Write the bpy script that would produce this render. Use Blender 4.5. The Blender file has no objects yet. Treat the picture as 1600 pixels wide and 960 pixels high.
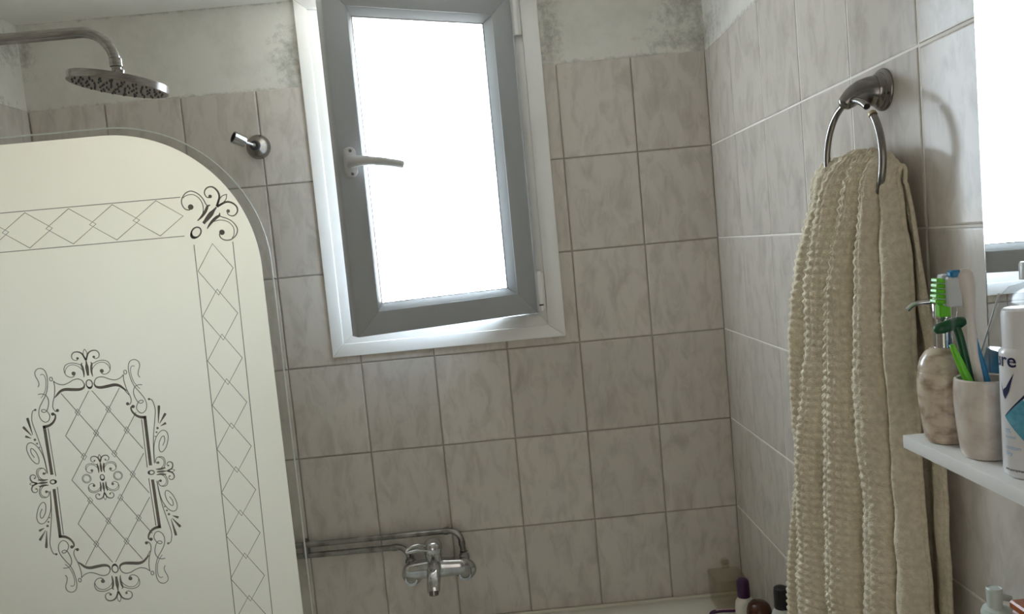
import bpy, bmesh, math, random
from mathutils import Vector, Matrix, noise as mnoise
random.seed(7)
sc = bpy.context.scene
COL = sc.collection

# ---------------------------------------------------------------- camera, sky, light, exposure
cam_d = bpy.data.cameras.new('camera'); cam = bpy.data.objects.new('camera', cam_d); COL.objects.link(cam)
cam_d.sensor_width = 36.0; cam_d.lens = 1177.562 / 1600 * 36.0
cam_d.clip_start = 0.02; cam_d.clip_end = 60
_r = Vector((0.9955228, -0.0192527, -0.0925403)); _d = Vector((-0.0937748, -0.0783324, -0.9925071)); _f = Vector((0.0118595, 0.9967414, -0.0797871))
cam.matrix_world = Matrix(((_r.x, -_d.x, -_f.x, -0.60013), (_r.y, -_d.y, -_f.y, -2.04803), (_r.z, -_d.z, -_f.z, 1.57798), (0, 0, 0, 1)))
sc.camera = cam

SKY = 15.2
world = bpy.data.worlds.new('sky'); sc.world = world; world.use_nodes = True
wn = world.node_tree.nodes['Background']
wn.inputs[1].default_value = SKY
_wt = world.node_tree; _g = _wt.nodes.new('ShaderNodeTexCoord'); _sx = _wt.nodes.new('ShaderNodeSeparateXYZ'); _rp = _wt.nodes.new('ShaderNodeValToRGB'); _mr = _wt.nodes.new('ShaderNodeMapRange')
_mr.inputs['From Min'].default_value = -1.0; _wt.links.new(_g.outputs['Generated'], _sx.inputs[0]); _wt.links.new(_sx.outputs['Z'], _mr.inputs['Value']); _wt.links.new(_mr.outputs[0], _rp.inputs['Fac'])
_e = _rp.color_ramp.elements; _e[0].position = 0.485; _e[0].color = (0.55, 0.55, 0.51, 1); _e[1].position = 0.515; _e[1].color = (0.70, 0.85, 1.0, 1)
_wt.links.new(_rp.outputs['Color'], wn.inputs[0])

portal_d = bpy.data.lights.new('window_portal', 'AREA'); portal_d.shape = 'RECTANGLE'; portal_d.size = 0.58; portal_d.size_y = 0.92
portal_d.cycles.is_portal = True
portal = bpy.data.objects.new('window_portal', portal_d); COL.objects.link(portal)
portal.location = (-0.762, 0.255, 1.80); portal.rotation_euler = (math.radians(-90), 0, 0)

# fill light added behind the viewer, shining in through an added doorway
hall_d = bpy.data.lights.new('fill_light', 'AREA'); hall_d.shape = 'RECTANGLE'; hall_d.size = 0.80; hall_d.size_y = 1.90
hall_d.energy = 2.7; hall_d.color = (1.0, 0.93, 0.84)
hall = bpy.data.objects.new('fill_light', hall_d); COL.objects.link(hall)
hall.location = (-0.75, -3.2, 1.1); hall.rotation_euler = (math.radians(90), 0, 0)

vs = sc.view_settings
sc.display_settings.display_device = 'sRGB'
vs.view_transform = 'Standard'; vs.look = 'None'; vs.gamma = 1.0; vs.use_curve_mapping = False
vs.exposure = 1.12
sc.cycles.max_bounces = 14; sc.cycles.diffuse_bounces = 9; sc.cycles.glossy_bounces = 6
sc.cycles.transmission_bounces = 10; sc.cycles.transparent_max_bounces = 16
sc.cycles.sample_clamp_indirect = 12; sc.cycles.use_denoising = True

# ---------------------------------------------------------------- helpers
ORG = {}
def wloc(p): return ORG.get(p.name, Vector((0, 0, 0))) if p else Vector((0, 0, 0))
def tag(o, label=None, cat=None, group=None, kind=None):
    if label: o['label'] = label
    if cat: o['category'] = cat
    if group: o['group'] = group
    if kind: o['kind'] = kind
    return o
def thing(name, loc, label=None, cat=None, group=None, kind=None, parent=None):
    o = bpy.data.objects.new(name, None); COL.objects.link(o)
    o.empty_display_size = 0.05
    ORG[o.name] = Vector(loc)
    o.location = Vector(loc) - wloc(parent)
    if parent: o.parent = parent
    return tag(o, label, cat, group, kind)
def link(name, me, parent=None, loc=None):
    o = bpy.data.objects.new(name, me); COL.objects.link(o)
    if parent: o.parent = parent
    if loc is not None: o.location = Vector(loc) - wloc(parent)
    return o
def mesh(name, verts, faces, mat, smooth=False):
    me = bpy.data.meshes.new(name); me.from_pydata([tuple(v) for v in verts], [], faces); me.update()
    bm = bmesh.new(); bm.from_mesh(me); bmesh.ops.recalc_face_normals(bm, faces=bm.faces); bm.to_mesh(me); bm.free()
    if mat: me.materials.append(mat)
    if smooth:
        me.polygons.foreach_set('use_smooth', [True] * len(me.polygons))
        if smooth == 'auto': me.set_sharp_from_angle(angle=math.radians(38))
    return me
def obj(name, geo, mat, parent=None, smooth=False, local=False, origin=None):
    """geo = (verts, faces) in world coordinates (or the parent's own axes when local)"""
    v, f = geo
    if local: o = link(name, mesh(name, v, f, mat, smooth), parent)
    elif parent is not None:
        w = wloc(parent); o = link(name, mesh(name, [Vector(q) - w for q in v], f, mat, smooth), parent); ORG[o.name] = w
    else:
        c = Vector(origin) if origin is not None else Vector((0, 0, 0))
        o = link(name, mesh(name, [Vector(q) - c for q in v], f, mat, smooth)); o.location = c; ORG[o.name] = c
    return o
def join(*gs):
    V, F = [], []
    for v, f in gs:
        n = len(V); V += list(v); F += [tuple(i + n for i in q) for q in f]
    return V, F
def box(lo, hi, bev=0.0, seg=1):
    bm = bmesh.new(); bmesh.ops.create_cube(bm, size=1)
    for v in bm.verts:
        v.co = Vector([(lo[i] + hi[i]) / 2 + v.co[i] * (hi[i] - lo[i]) for i in range(3)])
    if bev: bmesh.ops.bevel(bm, geom=list(bm.edges), offset=bev, segments=seg, affect='EDGES', profile=0.5)
    return dump(bm)
def dump(bm):
    bm.verts.index_update()
    r = ([v.co.copy() for v in bm.verts], [tuple(v.index for v in f.verts) for f in bm.faces]); bm.free(); return r
def xf(g, M): return [M @ Vector(v) for v in g[0]], g[1]
def basis(z, o=(0, 0, 0)):
    z = Vector(z).normalized(); a = Vector((0, 0, 1)) if abs(z.z) < 0.9 else Vector((1, 0, 0))
    x = a.cross(z).normalized(); y = z.cross(x)
    return Matrix(((x.x, y.x, z.x, o[0]), (x.y, y.y, z.y, o[1]), (x.z, y.z, z.z, o[2]), (0, 0, 0, 1)))
def lathe(prof, n=40, axis=(0, 0, 1), at=(0, 0, 0), sx=1, sy=1):
    V, F = [], []
    for r, z in prof:
        for i in range(n):
            a = 2 * math.pi * i / n; V.append(Vector((r * math.cos(a) * sx, r * math.sin(a) * sy, z)))
    for k in range(len(prof) - 1):
        for i in range(n):
            j = (i + 1) % n; F.append((k * n + i, k * n + j, (k + 1) * n + j, (k + 1) * n + i))
    F.append(tuple(range(n - 1, -1, -1))); F.append(tuple((len(prof) - 1) * n + i for i in range(n)))
    return xf((V, F), basis(axis, at) if tuple(axis) != (0, 0, 1) else Matrix.Translation(at))
def crom(pts, k=6, closed=False):
    P = [Vector(p) for p in pts]; n = len(P); out = []
    for i in range(n if closed else n - 1):
        p1, p2 = P[i], P[(i + 1) % n]
        p0 = P[(i - 1) % n] if (closed or i > 0) else p1 * 2 - p2
        p3 = P[(i + 2) % n] if (closed or i + 2 < n) else p2 * 2 - p1
        for j in range(k):
            t = j / k
            out.append(0.5 * ((2 * p1) + (p2 - p0) * t + (2 * p0 - 5 * p1 + 4 * p2 - p3) * t * t + (3 * p1 - p0 - 3 * p2 + p3) * t ** 3))
    if not closed: out.append(P[-1])
    return out
def tube(path, rad, n=14, closed=False, cap=True, flat=1.0):
    P = [Vector(p) for p in path]; m = len(P)
    R = rad if isinstance(rad, (list, tuple)) else [rad] * m
    V, F = [], []; up = None
    for i, p in enumerate(P):
        a = P[(i - 1) % m] if (closed or i) else p; b = P[(i + 1) % m] if (closed or i < m - 1) else p
        t = (b - a).normalized()
        if up is None: up = (Vector((0, 0, 1)) if abs(t.z) < 0.8 else Vector((0, 1, 0)))
        x = (up - t * up.dot(t)).normalized(); y = t.cross(x); up = x
        for q in range(n):
            an = 2 * math.pi * q / n; V.append(p + (x * math.cos(an) * flat + y * math.sin(an)) * R[i])
    for i in range(m if closed else m - 1):
        for q in range(n):
            F.append((i * n + q, i * n + (q + 1) % n, ((i + 1) % m) * n + (q + 1) % n, ((i + 1) % m) * n + q))
    if cap and not closed: F.append(tuple(range(n - 1, -1, -1))); F.append(tuple((m - 1) * n + q for q in range(n)))
    return V, F
def prism(poly, y0, y1):
    """extrude an X-Z outline from y0 to y1"""
    n = len(poly); V = [Vector((x, y0, z)) for x, z in poly] + [Vector((x, y1, z)) for x, z in poly]
    F = [tuple(range(n)), tuple(range(2 * n - 1, n - 1, -1))] + [(i, (i + 1) % n, n + (i + 1) % n, n + i) for i in range(n)]
    return V, F
def loft(loops, cap0=True, cap1=True):
    n = len(loops[0]); V = [Vector(p) for L in loops for p in L]; F = []
    for k in range(len(loops) - 1):
        for i in range(n):
            j = (i + 1) % n; F.append((k * n + i, k * n + j, (k + 1) * n + j, (k + 1) * n + i))
    if cap0: F.append(tuple(range(n - 1, -1, -1)))
    if cap1: F.append(tuple((len(loops) - 1) * n + i for i in range(n)))
    return V, F
def rrect(x0, x1, y0, y1, r, z, n=8):
    P = []
    for cx, cy, a0 in ((x1 - r, y1 - r, 0), (x0 + r, y1 - r, 90), (x0 + r, y0 + r, 180), (x1 - r, y0 + r, 270)):
        for i in range(n + 1):
            a = math.radians(a0 + 90 * i / n); P.append(Vector((cx + r * math.cos(a), cy + r * math.sin(a), z)))
    return P
def mitred(outer, inner, yf, yb, yi=None, bev=0.0012):
    """four mitred bars between two X-Z rectangles (x0,x1,z0,z1); yf front, yi front at the inner edge, yb back"""
    yi = yf if yi is None else yi
    a = [(outer[0], outer[2]), (outer[1], outer[2]), (outer[1], outer[3]), (outer[0], outer[3])]
    b = [(inner[0], inner[2]), (inner[1], inner[2]), (inner[1], inner[3]), (inner[0], inner[3])]
    out = []
    for k in range(4):
        q = [a[k], a[(k + 1) % 4], b[(k + 1) % 4], b[k]]
        V = [Vector((x, yf if i < 2 else yi, z)) for i, (x, z) in enumerate(q)] + [Vector((x, yb, z)) for x, z in q]
        F = [(0, 1, 2, 3), (7, 6, 5, 4)] + [(i, (i + 1) % 4, 4 + (i + 1) % 4, 4 + i) for i in range(4)]
        bm = bmesh.new(); vs_ = [bm.verts.new(v) for v in V]
        for f in F: bm.faces.new([vs_[i] for i in f])
        bmesh.ops.recalc_face_normals(bm, faces=bm.faces)
        if bev: bmesh.ops.bevel(bm, geom=list(bm.edges), offset=bev, segments=2, affect='EDGES', profile=0.5)
        out.append(dump(bm))
    return out      # bottom, right, top, left

# ---------------------------------------------------------------- materials
def newmat(name):
    m = bpy.data.materials.new(name); m.use_nodes = True
    nt = m.node_tree; return m, nt, nt.nodes['Principled BSDF']
def N(nt, t, **k):
    n = nt.nodes.new(t)
    for a, v in k.items(): setattr(n, a, v)
    return n
def c4(c): return (c[0], c[1], c[2], 1)
def simple(name, col, rough=0.5, metal=0.0, col2=None, scale=8.0, stretch=(1, 1, 1), bump=0.0, bscale=60.0, spec=None, coat=0.0, detail=4, ramp=(0.35, 0.65)):
    m, nt, p = newmat(name); L = nt.links.new
    p.inputs['Base Color'].default_value = c4(col); p.inputs['Roughness'].default_value = rough; p.inputs['Metallic'].default_value = metal
    if spec is not None: p.inputs['Specular IOR Level'].default_value = spec
    if coat: p.inputs['Coat Weight'].default_value = coat; p.inputs['Coat Roughness'].default_value = 0.06
    tc = N(nt, 'ShaderNodeTexCoord'); mp = N(nt, 'ShaderNodeMapping'); mp.inputs['Scale'].default_value = stretch
    L(tc.outputs['Object'], mp.inputs['Vector'])
    nz = N(nt, 'ShaderNodeTexNoise'); nz.inputs['Scale'].default_value = scale; nz.inputs['Detail'].default_value = detail
    L(mp.outputs[0], nz.inputs['Vector'])
    rp = N(nt, 'ShaderNodeValToRGB'); e = rp.color_ramp.elements
    c2 = col2 or tuple(min(1, x * 0.94) for x in col)
    e[0].position, e[1].position = ramp; e[0].color = c4(c2); e[1].color = c4(col)
    L(nz.outputs['Fac'], rp.inputs['Fac']); L(rp.outputs['Color'], p.inputs['Base Color'])
    if bump:
        n2 = N(nt, 'ShaderNodeTexNoise'); n2.inputs['Scale'].default_value = bscale; n2.inputs['Detail'].default_value = 3
        L(tc.outputs['Object'], n2.inputs['Vector'])
        b = N(nt, 'ShaderNodeBump'); b.inputs['Strength'].default_value = bump; b.inputs['Distance'].default_value = 0.002
        L(n2.outputs['Fac'], b.inputs['Height']); L(b.outputs['Normal'], p.inputs['Normal'])
    return m

def tile_mat():
    m, nt, p = newmat('glazed_marbled_tile'); L = nt.links.new
    tc = N(nt, 'ShaderNodeTexCoord'); oi = N(nt, 'ShaderNodeObjectInfo')
    mul = N(nt, 'ShaderNodeVectorMath', operation='SCALE'); mul.inputs['Scale'].default_value = 37.0
    cmb = N(nt, 'ShaderNodeCombineXYZ'); L(oi.outputs['Random'], cmb.inputs[0]); L(oi.outputs['Random'], cmb.inputs[2]); L(cmb.outputs[0], mul.inputs[0])
    add = N(nt, 'ShaderNodeVectorMath', operation='ADD'); L(tc.outputs['Object'], add.inputs[0]); L(mul.outputs[0], add.inputs[1])
    mp = N(nt, 'ShaderNodeMapping'); mp.inputs['Scale'].default_value = (3.0, 1.0, 1.25); mp.inputs['Rotation'].default_value = (0, math.radians(14), 0); L(add.outputs[0], mp.inputs['Vector'])
    nz = N(nt, 'ShaderNodeTexNoise'); nz.inputs['Scale'].default_value = 9; nz.inputs['Detail'].default_value = 7; nz.inputs['Roughness'].default_value = 0.62; nz.inputs['Distortion'].default_value = 0.6
    L(mp.outputs[0], nz.inputs['Vector'])
    rp = N(nt, 'ShaderNodeValToRGB'); e = rp.color_ramp.elements
    e[0].position = 0.28; e[0].color = (0.475, 0.438, 0.395, 1); e[1].position = 0.54; e[1].color = (0.63, 0.588, 0.54, 1)
    L(nz.outputs['Fac'], rp.inputs['Fac'])
    hs = N(nt, 'ShaderNodeHueSaturation'); mr = N(nt, 'ShaderNodeMapRange'); mr.inputs['To Min'].default_value = 0.95; mr.inputs['To Max'].default_value = 1.05
    L(oi.outputs['Random'], mr.inputs['Value']); L(mr.outputs[0], hs.inputs['Value']); L(rp.outputs['Color'], hs.inputs['Color']); L(hs.outputs['Color'], p.inputs['Base Color'])
    p.inputs['Roughness'].default_value = 0.15; p.inputs['Specular IOR Level'].default_value = 0.10
    n2 = N(nt, 'ShaderNodeTexNoise'); n2.inputs['Scale'].default_value = 260; n2.inputs['Detail'].default_value = 2; L(tc.outputs['Object'], n2.inputs['Vector'])
    b = N(nt, 'ShaderNodeBump'); b.inputs['Strength'].default_value = 0.12; b.inputs['Distance'].default_value = 0.0006
    L(n2.outputs['Fac'], b.inputs['Height']); L(b.outputs['Normal'], p.inputs['Normal'])
    return m

def wall_mat(name, mold, grout=(0.40, 0.38, 0.335)):
    """grout below the top of the tiling, lumpy off-white plaster above it, with grey mould blooms at the given spots"""
    m, nt, p = newmat(name); L = nt.links.new
    tc = N(nt, 'ShaderNodeTexCoord'); sp = N(nt, 'ShaderNodeSeparateXYZ'); L(tc.outputs['Object'], sp.inputs[0])
    gt = N(nt, 'ShaderNodeMath', operation='GREATER_THAN'); gt.inputs[1].default_value = 2.047; L(sp.outputs['Z'], gt.inputs[0])
    nz = N(nt, 'ShaderNodeTexNoise'); nz.inputs['Scale'].default_value = 7; nz.inputs['Detail'].default_value = 8; nz.inputs['Roughness'].default_value = 0.65; L(tc.outputs['Object'], nz.inputs['Vector'])
    rp = N(nt, 'ShaderNodeValToRGB'); e = rp.color_ramp.elements
    e[0].position = 0.3; e[0].color = (0.62, 0.605, 0.555, 1); e[1].position = 0.55; e[1].color = (0.74, 0.725, 0.68, 1); L(nz.outputs['Fac'], rp.inputs['Fac'])
    last = rp.outputs['Color']
    n3 = N(nt, 'ShaderNodeTexNoise'); n3.inputs['Scale'].default_value = 46; n3.inputs['Detail'].default_value = 9; n3.inputs['Roughness'].default_value = 0.75; L(tc.outputs['Object'], n3.inputs['Vector'])
    tot = None
    for (c, r) in mold:
        sub = N(nt, 'ShaderNodeVectorMath', operation='SUBTRACT'); sub.inputs[1].default_value = c; L(tc.outputs['Object'], sub.inputs[0])
        dv = N(nt, 'ShaderNodeVectorMath', operation='DIVIDE'); dv.inputs[1].default_value = r; L(sub.outputs[0], dv.inputs[0])
        ln = N(nt, 'ShaderNodeVectorMath', operation='LENGTH'); L(dv.outputs[0], ln.inputs[0])
        mr = N(nt, 'ShaderNodeMapRange'); mr.inputs['From Min'].default_value = 1.0; mr.inputs['From Max'].default_value = 0.0; L(ln.outputs['Value'], mr.inputs['Value'])
        if tot is None: tot = mr.outputs[0]
        else:
            mx = N(nt, 'ShaderNodeMath', operation='MAXIMUM'); L(tot, mx.inputs[0]); L(mr.outputs[0], mx.inputs[1]); tot = mx.outputs[0]
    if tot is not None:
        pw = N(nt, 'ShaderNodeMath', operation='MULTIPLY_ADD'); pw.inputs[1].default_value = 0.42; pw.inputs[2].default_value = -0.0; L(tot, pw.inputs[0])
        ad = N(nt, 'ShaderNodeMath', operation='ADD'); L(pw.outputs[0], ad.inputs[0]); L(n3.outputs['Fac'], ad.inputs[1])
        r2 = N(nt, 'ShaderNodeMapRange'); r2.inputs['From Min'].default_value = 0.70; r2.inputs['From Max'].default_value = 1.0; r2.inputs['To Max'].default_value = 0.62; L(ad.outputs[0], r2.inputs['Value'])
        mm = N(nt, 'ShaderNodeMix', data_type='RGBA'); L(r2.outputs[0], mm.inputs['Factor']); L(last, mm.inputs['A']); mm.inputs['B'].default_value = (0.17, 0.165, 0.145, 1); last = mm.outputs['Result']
    g = N(nt, 'ShaderNodeMix', data_type='RGBA'); L(gt.outputs[0], g.inputs['Factor']); g.inputs['A'].default_value = c4(grout); L(last, g.inputs['B']); L(g.outputs['Result'], p.inputs['Base Color'])
    p.inputs['Roughness'].default_value = 0.8
    b = N(nt, 'ShaderNodeBump'); b.inputs['Strength'].default_value = 0.5; b.inputs['Distance'].default_value = 0.004
    L(nz.outputs['Fac'], b.inputs['Height']); L(b.outputs['Normal'], p.inputs['Normal'])
    return m

def rimfac(nt, base=0.04, gain=0.7, pw=4.0):
    lw = N(nt, 'ShaderNodeLayerWeight'); lw.inputs['Blend'].default_value = 0.5
    a = N(nt, 'ShaderNodeMath', operation='POWER'); a.inputs[1].default_value = pw; nt.links.new(lw.outputs['Facing'], a.inputs[0])
    b = N(nt, 'ShaderNodeMath', operation='MULTIPLY_ADD'); b.inputs[1].default_value = gain; b.inputs[2].default_value = base; nt.links.new(a.outputs[0], b.inputs[0])
    return b
def frost_mat():
    m, nt, p = newmat('frosted_glass'); L = nt.links.new; nt.nodes.remove(p); out = nt.nodes['Material Output']
    tr = N(nt, 'ShaderNodeBsdfTranslucent'); tr.inputs[0].default_value = (1.0, 0.94, 0.81, 1)
    df = N(nt, 'ShaderNodeBsdfDiffuse'); df.inputs[0].default_value = (0.74, 0.77, 0.82, 1)
    gl = N(nt, 'ShaderNodeBsdfGlossy'); gl.inputs['Roughness'].default_value = 0.38; gl.inputs[0].default_value = (1, 1, 1, 1)
    a = N(nt, 'ShaderNodeMixShader'); a.inputs[0].default_value = 0.96; L(df.outputs[0], a.inputs[1]); L(tr.outputs[0], a.inputs[2])
    rf = N(nt, 'ShaderNodeBsdfRefraction'); rf.inputs['IOR'].default_value = 1.4; rf.inputs['Roughness'].default_value = 0.55; rf.inputs[0].default_value = (0.96, 0.95, 0.93, 1)
    a2 = N(nt, 'ShaderNodeMixShader'); a2.inputs[0].default_value = 0.36; L(a.outputs[0], a2.inputs[1]); L(rf.outputs[0], a2.inputs[2]); a = a2
    lw = rimfac(nt, .02, .5, 4)
    b = N(nt, 'ShaderNodeMixShader'); L(lw.outputs[0], b.inputs[0]); L(a.outputs[0], b.inputs[1]); L(gl.outputs[0], b.inputs[2]); L(b.outputs[0], out.inputs[0])
    return m
def clear_mat(name, tint=(0.93, 0.95, 0.94), rough=0.02):
    m, nt, p = newmat(name); L = nt.links.new; nt.nodes.remove(p); out = nt.nodes['Material Output']
    t = N(nt, 'ShaderNodeBsdfTransparent'); t.inputs[0].default_value = c4(tint)
    gl = N(nt, 'ShaderNodeBsdfGlossy'); gl.inputs['Roughness'].default_value = rough
    fr = rimfac(nt)
    b = N(nt, 'ShaderNodeMixShader'); L(fr.outputs[0], b.inputs[0]); L(t.outputs[0], b.inputs[1]); L(gl.outputs[0], b.inputs[2]); L(b.outputs[0], out.inputs[0])
    return m
def obscure_mat():
    """textured bathroom glass: daylight passes straight and scattered, a crackle relief runs through it"""
    m, nt, p = newmat('obscure_crackle_glass'); L = nt.links.new; nt.nodes.remove(p); out = nt.nodes['Material Output']
    tc = N(nt, 'ShaderNodeTexCoord'); nz = N(nt, 'ShaderNodeTexNoise'); nz.inputs['Scale'].default_value = 60; L(tc.outputs['Object'], nz.inputs['Vector'])
    mx = N(nt, 'ShaderNodeMix', data_type='RGBA'); mx.inputs['Factor'].default_value = 0.015; L(tc.outputs['Object'], mx.inputs['A']); L(nz.outputs['Color'], mx.inputs['B'])
    vo = N(nt, 'ShaderNodeTexVoronoi', feature='DISTANCE_TO_EDGE'); vo.inputs['Scale'].default_value = 75; L(mx.outputs['Result'], vo.inputs['Vector'])
    mr = N(nt, 'ShaderNodeMapRange'); mr.inputs['From Max'].default_value = 0.05; mr.inputs['To Min'].default_value = 0.35; mr.inputs['To Max'].default_value = 0.97; L(vo.outputs['Distance'], mr.inputs['Value'])
    cc = N(nt, 'ShaderNodeCombineColor'); [L(mr.outputs[0], cc.inputs[i]) for i in range(3)]
    t = N(nt, 'ShaderNodeBsdfTransparent'); L(cc.outputs[0], t.inputs[0])
    tr = N(nt, 'ShaderNodeBsdfTranslucent'); L(cc.outputs[0], tr.inputs[0])
    a = N(nt, 'ShaderNodeMixShader'); a.inputs[0].default_value = 0.35; L(t.outputs[0], a.inputs[1]); L(tr.outputs[0], a.inputs[2])
    gl = N(nt, 'ShaderNodeBsdfGlossy'); gl.inputs['Roughness'].default_value = 0.12
    fr = rimfac(nt)
    b = N(nt, 'ShaderNodeMixShader'); L(fr.outputs[0], b.inputs[0]); L(a.outputs[0], b.inputs[1]); L(gl.outputs[0], b.inputs[2]); L(b.outputs[0], out.inputs[0])
    return m

M = dict(
    tile=tile_mat(),
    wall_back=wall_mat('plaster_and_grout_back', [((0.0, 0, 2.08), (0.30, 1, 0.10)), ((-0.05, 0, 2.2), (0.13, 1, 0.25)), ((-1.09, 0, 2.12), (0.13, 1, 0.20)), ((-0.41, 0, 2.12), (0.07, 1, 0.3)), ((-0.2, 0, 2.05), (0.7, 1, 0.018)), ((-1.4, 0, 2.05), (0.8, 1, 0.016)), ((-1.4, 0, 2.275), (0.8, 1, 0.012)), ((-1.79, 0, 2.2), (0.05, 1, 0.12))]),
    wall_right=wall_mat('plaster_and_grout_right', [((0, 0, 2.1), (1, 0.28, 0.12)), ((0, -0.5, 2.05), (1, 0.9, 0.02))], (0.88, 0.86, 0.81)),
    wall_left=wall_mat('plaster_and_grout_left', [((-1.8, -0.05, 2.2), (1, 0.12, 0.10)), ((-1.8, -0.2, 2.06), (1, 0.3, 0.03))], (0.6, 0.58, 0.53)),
    plain=simple('rear_wall_paint', (0.62, 0.60, 0.55), 0.7),
    ceiling=simple('ceiling_paint', (0.83, 0.815, 0.77), 0.85, col2=(0.74, 0.725, 0.68), scale=5, bump=0.4, bscale=25),
    floor=simple('floor_tile', (0.42, 0.39, 0.34), 0.35, col2=(0.34, 0.31, 0.27), scale=4),
    pvc=simple('white_pvc', (0.82, 0.815, 0.80), 0.28, col2=(0.79, 0.785, 0.77), scale=3), sash=simple('grey_white_pvc', (0.365, 0.385, 0.40), 0.3, col2=(0.345, 0.365, 0.38), scale=3),  # sash set to a darker, cooler grey than the trim
    dark=simple('black_gasket', (0.03, 0.03, 0.03), 0.5),
    handle=simple('pale_grey_pvc', (0.54, 0.545, 0.55), 0.3), glass=obscure_mat(), frost=frost_mat(), clear=clear_mat('clear_glass', (0.945, 0.95, 0.945)), acrylic=clear_mat('clear_plastic', (0.955, 0.945, 0.91), 0.05),  # handle grey has its backlit shade put into the colour
    rim=simple('polished_glass_edge', (0.86, 0.90, 0.87), 0.15),
    etch=simple('etched_clear_line', (0.27, 0.255, 0.23), 0.5, col2=(0.25, 0.235, 0.21)),
    chrome=simple('worn_chrome', (0.62, 0.63, 0.64), 0.13, 1.0, col2=(0.45, 0.45, 0.45), scale=40),
    pipe=simple('tarnished_chrome_pipe', (0.40, 0.395, 0.38), 0.3, 1.0, col2=(0.20, 0.19, 0.175), scale=30, bump=0.15),
    nickel=simple('brushed_nickel', (0.36, 0.345, 0.325), 0.25, 1.0, col2=(0.27, 0.255, 0.24), scale=30, stretch=(1, 1, 8)),
    gun=simple('dark_nickel', (0.30, 0.285, 0.275), 0.2, 1.0, col2=(0.24, 0.23, 0.22), scale=30),
    rubber=simple('black_rubber', (0.02, 0.02, 0.02), 0.5),
    brass=simple('old_brass_tip', (0.45, 0.38, 0.26), 0.4, 0.8),
    mirror=simple('mirror_silver', (0.93, 0.95, 0.95), 0.0, 1.0, col2=(0.93, 0.95, 0.95)),
    white=simple('white_lacquer', (0.90, 0.895, 0.875), 0.3),
    tub=simple('white_enamel', (0.80, 0.79, 0.72), 0.18, coat=0.3),
    towel=simple('beige_waffle_cotton', (0.80, 0.73, 0.58), 0.95, col2=(0.67, 0.60, 0.465), scale=120, bump=0.9, bscale=420, spec=0.1),
    stone=simple('beige_onyx', (0.70, 0.60, 0.49), 0.25, col2=(0.36, 0.26, 0.18), scale=42, stretch=(1, 1, 1.6), coat=0.25, detail=9, ramp=(0.36, 0.56)),
    stone_pale=simple('pale_onyx', (0.74, 0.68, 0.61), 0.25, col2=(0.54, 0.45, 0.38), scale=36, coat=0.25, detail=8, ramp=(0.30, 0.58)),
    steel=simple('polished_steel', (0.66, 0.66, 0.66), 0.1, 1.0),
    green=simple('bright_green_plastic', (0.16, 0.62, 0.03), 0.3), dkgreen=simple('dark_green_plastic', (0.01, 0.09, 0.035), 0.3),
    pale_brush=simple('pale_pink_white_plastic', (0.80, 0.74, 0.70), 0.3), blue=simple('blue_plastic', (0.03, 0.24, 0.50), 0.3),
    bristle=simple('pale_bristle', (0.66, 0.70, 0.72), 0.6), can=simple('white_can', (0.82, 0.82, 0.84), 0.25), capw=simple('white_cap', (0.84, 0.84, 0.86), 0.3),
    navy=simple('navy_print', (0.012, 0.016, 0.085), 0.35), teal=simple('teal_print', (0.06, 0.33, 0.50), 0.35, col2=(0.16, 0.45, 0.60), scale=120), paleblue=simple('pale_blue_print', (0.36, 0.55, 0.72), 0.35),
    bluewater=clear_mat('blue_mouthwash', (0.16, 0.50, 0.74), 0.05), hazy=clear_mat('hazy_clear_plastic', (0.93, 0.945, 0.96), 0.1),
    purple=simple('dark_purple_plastic', (0.045, 0.008, 0.06), 0.3), cream=simple('cream_plastic', (0.66, 0.63, 0.54), 0.4),
    brown=simple('glossy_brown_plastic', (0.055, 0.016, 0.007), 0.12), tealp=simple('dark_teal_plastic', (0.02, 0.12, 0.11), 0.3), black=simple('black_plastic', (0.012, 0.01, 0.014), 0.3),
    milky=simple('milky_plastic', (0.62, 0.63, 0.60), 0.35), mint=simple('pale_mint_plastic', (0.62, 0.70, 0.67), 0.3), amber=simple('amber_plastic', (0.40, 0.10, 0.02), 0.25), pink=simple('pink_plastic', (0.62, 0.42, 0.42), 0.4),
)

# ---------------------------------------------------------------- room shell
ZT, ZC = 2.05, 2.274           # top of the tiling, ceiling
XL, YR = -1.8, -2.65           # left wall, wall behind the camera
HX0, HX1, HZ0, HZ1 = -1.046, -0.476, 1.35, 2.25      # window hole
wall_back = obj('wall_back', join(box((XL - .1, .004, 0), (HX0, .25, ZC)), box((HX1, .004, 0), (.1, .25, ZC)), box((HX0, .004, 0), (HX1, .25, HZ0)), box((HX0, .004, HZ1), (HX1, .25, ZC))), M['wall_back'])
wall_right = obj('wall_right', box((.0014, YR, 0), (.1, .004, ZC)), M['wall_right'])
wall_left = obj('wall_left', box((XL - .1, YR, 0), (XL - .004, .004, ZC)), M['wall_left'])
wall_rear = obj('wall_rear', join(box((XL - .1, YR - .1, 0), (-1.18, YR, ZC)), box((-.32, YR - .1, 0), (.1, YR, ZC)), box((-1.18, YR - .1, 2.03), (-.32, YR, ZC))), M['plain'])
door_added_1 = obj('door_added_1', join(box((-1.24, YR, 0), (-1.18, YR + .015, 2.09), .003), box((-.32, YR, 0), (-.26, YR + .015, 2.09), .003), box((-1.18, YR, 2.03), (-.32, YR + .015, 2.09), .003)), M['plain'])  # casing of an unseen doorway, added to let the fill light in
wall_added_hallway = obj('wall_added_hallway', join(box((-1.9, -3.45, 0), (-1.3, -2.75, 2.274)), box((-.2, -3.45, 0), (.1, -2.75, 2.274)), box((-1.9, -3.55, 0), (.1, -3.45, 2.274)), box((-1.9, -3.55, 2.274), (.1, -2.75, 2.394)), box((-1.9, -3.55, -.1), (.1, -2.75, 0))), M['plain'])  # unseen hallway shell, added to enclose the fill light
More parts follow.
